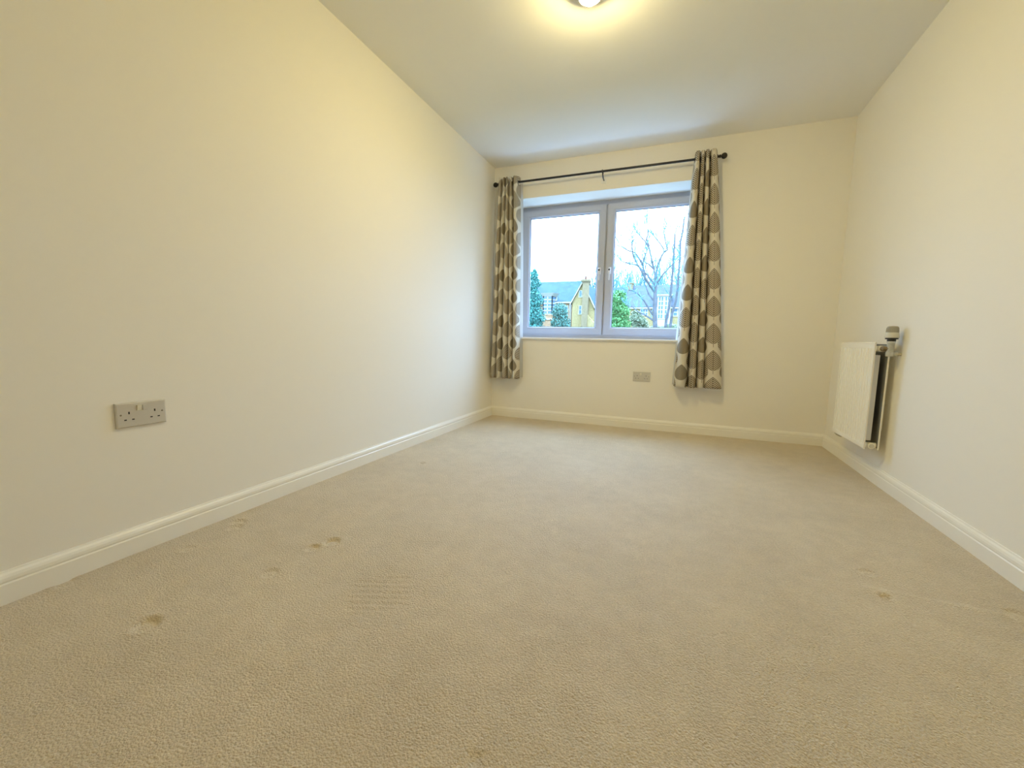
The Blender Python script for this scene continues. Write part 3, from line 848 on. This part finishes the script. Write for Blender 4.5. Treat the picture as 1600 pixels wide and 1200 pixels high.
# right house behind the bare trees
hr = tag(empty('house', (-2, 64, GZ)), 'pale yellow house with tall white window bay behind the bare trees', 'house')
gable_block_x(-7.1, 8, 62, 70, 5.7, 8.95).build('wall', M['yellow_brick'], hr, loc=(-2, 64, GZ))
gable_roof_x(-7.3, 8.2, 62, 70, 5.75, 9.05).build('roof', M['slate_brown'], hr, loc=(-2, 66, 5.7))
MB().box(-7.3, 8.2, 61.6, 61.68, 5.42, 5.58).build('fascia', M['white_paint'], hr, loc=(-2, 61.6, 5.5))
c2 = MB().box(-7.45, -6.75, 65.0, 66.2, 7.0, 9.35); c2.box(-7.52, -6.68, 64.9, 66.3, 9.35, 9.5); c2.build('chimney', M['chimney_brick'], hr, loc=(-7.1, 65.5, 7))
MB().box(-2.95, -1.2, 61.2, 63.5, GZ, 7.1).build('bay_wall', M['white_paint'], hr, loc=(-2, 62, GZ))
MB().box(-3.1, -1.05, 60.95, 64, 7.1, 7.28).build('bay_roof', M['white_paint'], hr, loc=(-2, 62, 7.1))
far_window(hr, -2.82, -2.16, 61.18, 4.05, 6.95, 2, 5, 0.10); far_window(hr, -1.98, -1.32, 61.18, 4.05, 6.95, 2, 5, 0.10)
far_window(hr, -5.2, -4.2, 61.98, 4.55, 5.3, 3, 2, 0.10)
far_window(hr, -0.85, -0.3, 61.98, 4.45, 5.4, 1, 2, 0.12); far_window(hr, 1.2, 2.2, 61.98, 4.45, 5.4, 2, 2, 0.12)

# trees ---------------------------------------------------------------
def grow(mb, p, d, length, r, depth, rg, minr, upw=0.25, kink=0.35):
    pts = [Vector(p)]; rad_ = [r]; d = Vector(d).normalized()
    n_ = 3
    for i in range(n_):
        d = (d + Vector((rg.uniform(-kink, kink), rg.uniform(-kink, kink), rg.uniform(-kink*0.6, kink*0.8)+upw*0.3))).normalized()
        pts.append(pts[-1] + d*length/n_); rad_.append(max(minr, r*(1-0.5*(i+1)/n_)))
    mb.tube(pts, rad_, 3 if depth < 2 else 4, cap=False)
    if depth <= 0: return
    for i in (1, 2, 3):
        dd = (d + Vector((rg.uniform(-0.9, 0.9), rg.uniform(-0.9, 0.9), rg.uniform(-0.5, 0.8)+upw))).normalized()
        grow(mb, pts[i], dd, length*rg.uniform(0.5, 0.85), max(minr, rad_[i]*0.75), depth-1, rg, minr, upw, kink)

def limb_tree(label, y, limbs, trunk_key, base_z, r0, seed, group=None, twig_n=1.0, twig_len=0.9):
    rg = random.Random(seed)
    bx = limbs[trunk_key][0][0]
    root = tag(empty('bare_tree', (bx, y, GZ)), label, 'tree', group)
    tr = MB(); br = MB(); tw = MB()
    for key, pts in limbs.items():
        dy = 0 if key == trunk_key else rg.uniform(-0.45, 0.45)
        P3 = [Vector((px, y + dy*i*0.5, pz)) for i, (px, pz) in enumerate(pts)]
        n_ = len(P3)
        if key == trunk_key:
            P3 = [Vector((bx, y, GZ))] + P3
            tr.tube(P3, [r0*1.5] + [r0*(1-0.45*i/(n_-1)) for i in range(n_)], 8)
            if n_ < 6: continue
        else:
            ra = r0*0.42
            br.tube(P3, [ra*(1-0.55*i/(n_-1)) for i in range(n_)], 5)
        for i in range(1 if key != trunk_key else n_//2, n_):
            seglen = (P3[i]-P3[i-1]).length if i else 1
            for q in range(max(1, int(twig_n*1.5*seglen*(0.3+i/n_)))):
                t = rg.random(); j = min(i, len(P3)-1)
                p = P3[j-1].lerp(P3[j], t)
                d = (P3[j]-P3[j-1]).normalized()*0.6 + Vector((rg.uniform(-0.9,0.9), rg.uniform(-0.9,0.9), rg.uniform(-0.2,0.9)))
                grow(tw, p, d, twig_len*rg.uniform(0.5, 1.0), 0.034, 1, rg, 0.027)
        for q in range(3):
            grow(tw, P3[-1], (P3[-1]-P3[-2]).normalized()+Vector((rg.uniform(-.5,.5), rg.uniform(-.5,.5), rg.uniform(0,.5))), twig_len*rg.uniform(0.6,1.1), 0.034, 1, rg, 0.027)
    tr.build('trunk', M['bark'], root, True, loc=(bx, y, GZ), fix=False)
    if br.v: br.build('branches', M['bark'], root, True, loc=(bx, y, base_z), fix=False)
    tag(tw.build('twigs', M['twig'], root, False, loc=(bx, y, base_z), fix=False), kind='stuff')
    return root
MAIN = {'trunk': [(-1.85, 1.46), (-2.03, 3.75), (-2.05, 5.1), (-2.03, 5.75)], 'A': [(-2.03, 5.75), (-2.25, 6.93), (-2.51, 7.85), (-2.77, 8.76), (-3.11, 9.31), (-3.44, 9.65), (-3.78, 10.1)],
 'A2': [(-2.77, 8.87), (-3.01, 9.47), (-2.88, 9.88), (-3.02, 10.57)], 'B': [(-2.05, 6.12), (-2.02, 7.15), (-1.8, 7.76), (-1.54, 8.32), (-1.59, 8.59), (-1.91, 9.08), (-2.26, 9.47)],
 'B2': [(-1.54, 8.32), (-1.27, 8.52), (-1.46, 9.21), (-1.66, 10.0)], 'C': [(-2.13, 5.64), (-2.75, 6.47), (-3.7, 7.42), (-4.51, 7.62), (-4.95, 7.81)],
 'D': [(-2.27, 5.27), (-3.02, 6.42), (-3.64, 7.42), (-3.94, 7.97), (-4.07, 8.57), (-4.06, 9.27), (-4.13, 9.7)], 'E': [(-2.08, 4.95), (-2.94, 6.15), (-3.22, 7.45), (-3.14, 7.99), (-2.96, 8.46)],
 'E2': [(-3.22, 7.45), (-3.56, 7.95), (-3.88, 8.4), (-4.45, 8.59), (-4.89, 8.84)], 'F': [(-2.04, 2.99), (-2.58, 3.76), (-2.91, 4.31), (-3.29, 4.75), (-3.75, 5.09), (-4.23, 5.21)],
 'G': [(-2.05, 4.19), (-2.61, 4.9), (-2.8, 5.39), (-2.97, 5.77)], 'H': [(-1.98, 5.75), (-1.51, 6.48), (-1.22, 6.73), (-0.75, 7.29)], 'J': [(-2.25, 6.93), (-2.58, 7.26), (-2.8, 7.49), (-2.96, 7.55)],
 'I': [(-1.98, 2.56), (-2.78, 3.1), (-3.38, 3.38), (-4.06, 3.94)]}
limb_tree('large bare tree with spreading grey limbs filling the right pane', 38, MAIN, 'trunk', 2, 0.20, 11, None, 1.9, 1.0)
limb_tree('slim tall bare tree at the right edge of the right pane', 44,
          {'trunk': [(-0.83, 1.59), (-0.71, 3.59), (-0.43, 4.82), (-0.33, 6.05), (-0.32, 7.81), (-0.3, 9.07), (-0.35, 10.33), (-0.2, 11.33), (-0.14, 12.51)]}, 'trunk', 2, 0.13, 5, None, 2.0, 1.0)
limb_tree('thin leaning bare tree between the large tree and the curtain', 41,
          {'trunk': [(-1.16, 1.53), (-1.12, 2.82), (-0.92, 4.09), (-0.85, 5.76), (-0.82, 7.18), (-0.82, 8.53), (-0.8, 9.49), (-0.82, 10.4)]}, 'trunk', 2, 0.13, 8, None, 1.8, 0.9)

def wild_tree(label, x, y, ztop, seed, r=0.16, n_=13, group=None):
    rg = random.Random(seed)
    root = tag(empty('bare_tree', (x, y, GZ)), label, 'tree', group)
    hgt = ztop-GZ
    MB().tube([(x, y, GZ), (x+0.1, y, GZ+hgt*0.4), (x, y, GZ+hgt*0.68), (x+0.1, y, GZ+hgt*0.82)], [r*1.3, r, r*0.7, r*0.35], 6).build('trunk', M['bark'], root, True, loc=(x, y, GZ), fix=False)
    tw = MB()
    for k in range(n_*2):
        t = rg.uniform(0.40, 0.80)
        az = rg.uniform(0, 2*math.pi); sp_ = rg.uniform(0.25, 0.75)
        grow(tw, (x, y, GZ+hgt*t), (math.cos(az)*sp_, math.sin(az)*sp_, 1.0), hgt*(1.0-t)*rg.uniform(0.55, 0.9), y*0.0010, 1, rg, y*0.0007, 0.7, 0.28)
    tag(tw.build('twigs', M['twig'], root, False, loc=(x, y, GZ+hgt*0.5), fix=False), kind='stuff')
for (x, y, zt, sd, lb) in ((-12.54, 84, 14.06, 21, 'distant bare tree just right of the window mullion'),
                           (-11.55, 96, 15.04, 22, 'distant bare tree left of the pale house roof'),
                           (-9.28, 109, 17.31, 23, 'distant bare tree rising over the left end of the pale house roof'),
                           (-18.84, 100, 15.69, 24, 'distant bare tree behind the chimney'),
                           (-5.73, 121, 19.60, 25, 'distant bare tree over the middle of the pale house roof'),
                           (-0.25, 92, 16.26, 26, 'distant bare tree behind the slim tall tree'),):
    wild_tree(lb, x, y, zt, sd)

def leafy(name, label, cat, x, y, blobs, material, n_, leaf, seed, trunk_r=0.12):
    """crown of many small leaf blades filling overlapping ellipsoids (cx, cz, rx, rz)"""
    rg = random.Random(seed)
    root = tag(empty(name, (x, y, GZ)), label, cat)
    zt = max(b[1] for b in blobs)
    MB().tube([(x, y, GZ), (x, y, (GZ+zt)/2), (x, y, zt)], [trunk_r*1.4, trunk_r, trunk_r*0.4], 7).build('trunk', M['bark'], root, True, loc=(x, y, GZ), fix=False)
    c = MB()
    tot = sum(b[2]*b[3] for b in blobs)
    for (bx, bz, rx, rz) in blobs:
        for k in range(int(n_*rx*rz/tot)):
            while True:
                q = Vector((rg.uniform(-1,1), rg.uniform(-1,1), rg.uniform(-1,1)))
                if 0.35 < q.length < 1: break
            q = q*(0.75+0.25*rg.random())
            p = Vector((bx+q.x*rx, y+q.y*rx, bz+q.z*rz))
            a = Vector((rg.uniform(-1,1), rg.uniform(-1,1), rg.uniform(-1,1))).normalized(); b_ = a.cross(Vector((rg.uniform(-1,1), rg.uniform(-1,1), rg.uniform(-1,1)))).normalized()
            s = leaf*rg.uniform(0.6, 1.3)
            c.add([p-a*s, p+b_*s*0.5, p+a*s, p-b_*s*0.5], [(0,1,2,3)])
    tag(c.build('foliage', material, root, False, loc=(x, y, GZ), fix=False), kind='stuff')
cb = [(-17.1, 9.0, 0.35, 0.6)] + [(-17.15+0.25*math.sin(k*2.1), 8.6-k*0.75, 0.62+0.14*k, 0.75) for k in range(12)]
leafy('conifer', 'tall dark teal conifer at the left edge of the left pane', 'tree', -17.1, 50, cb, M['conifer'], 9000, 0.16, 31)
leafy('shrub', 'round dark green bush in front of the left house', 'shrub', -14.2, 52, [(-14.2, 4.3, 1.15, 1.25), (-14.1, 2.8, 1.45, 1.6), (-14.2, 0.0, 1.7, 3)], M['bush'], 8000, 0.13, 32)
leafy('leafy_tree', 'bright green leafy tree at the left edge of the right pane', 'tree', -5.6, 42,
      [(-5.6, 4.9, 0.85, 1.0), (-5.35, 3.6, 0.95, 1.1), (-5.9, 3.7, 0.9, 1.2), (-5.3, 2.2, 1.05, 1.4), (-5.9, 2.0, 1.1, 1.4), (-5.5, -0.5, 1.3, 2.2)], M['green'], 11000, 0.13, 33)
leafy('shrub', 'pale grey-green bush between green tree and bare tree', 'shrub', -4.1, 46, [(-4.3, 3.2, 0.75, 1.0), (-3.7, 2.6, 0.8, 0.9), (-4.0, 1.0, 1.1, 2.0)], M['pale'], 6000, 0.12, 34)
leafy('shrub', 'low pale scrub below the bare trees by the right curtain', 'shrub', -1.2, 52, [(-2.6, 2.0, 1.0, 0.9), (-0.9, 2.1, 1.3, 1.0), (0.7, 2.0, 1.2, 1.0)], M['pale'], 6000, 0.12, 35)
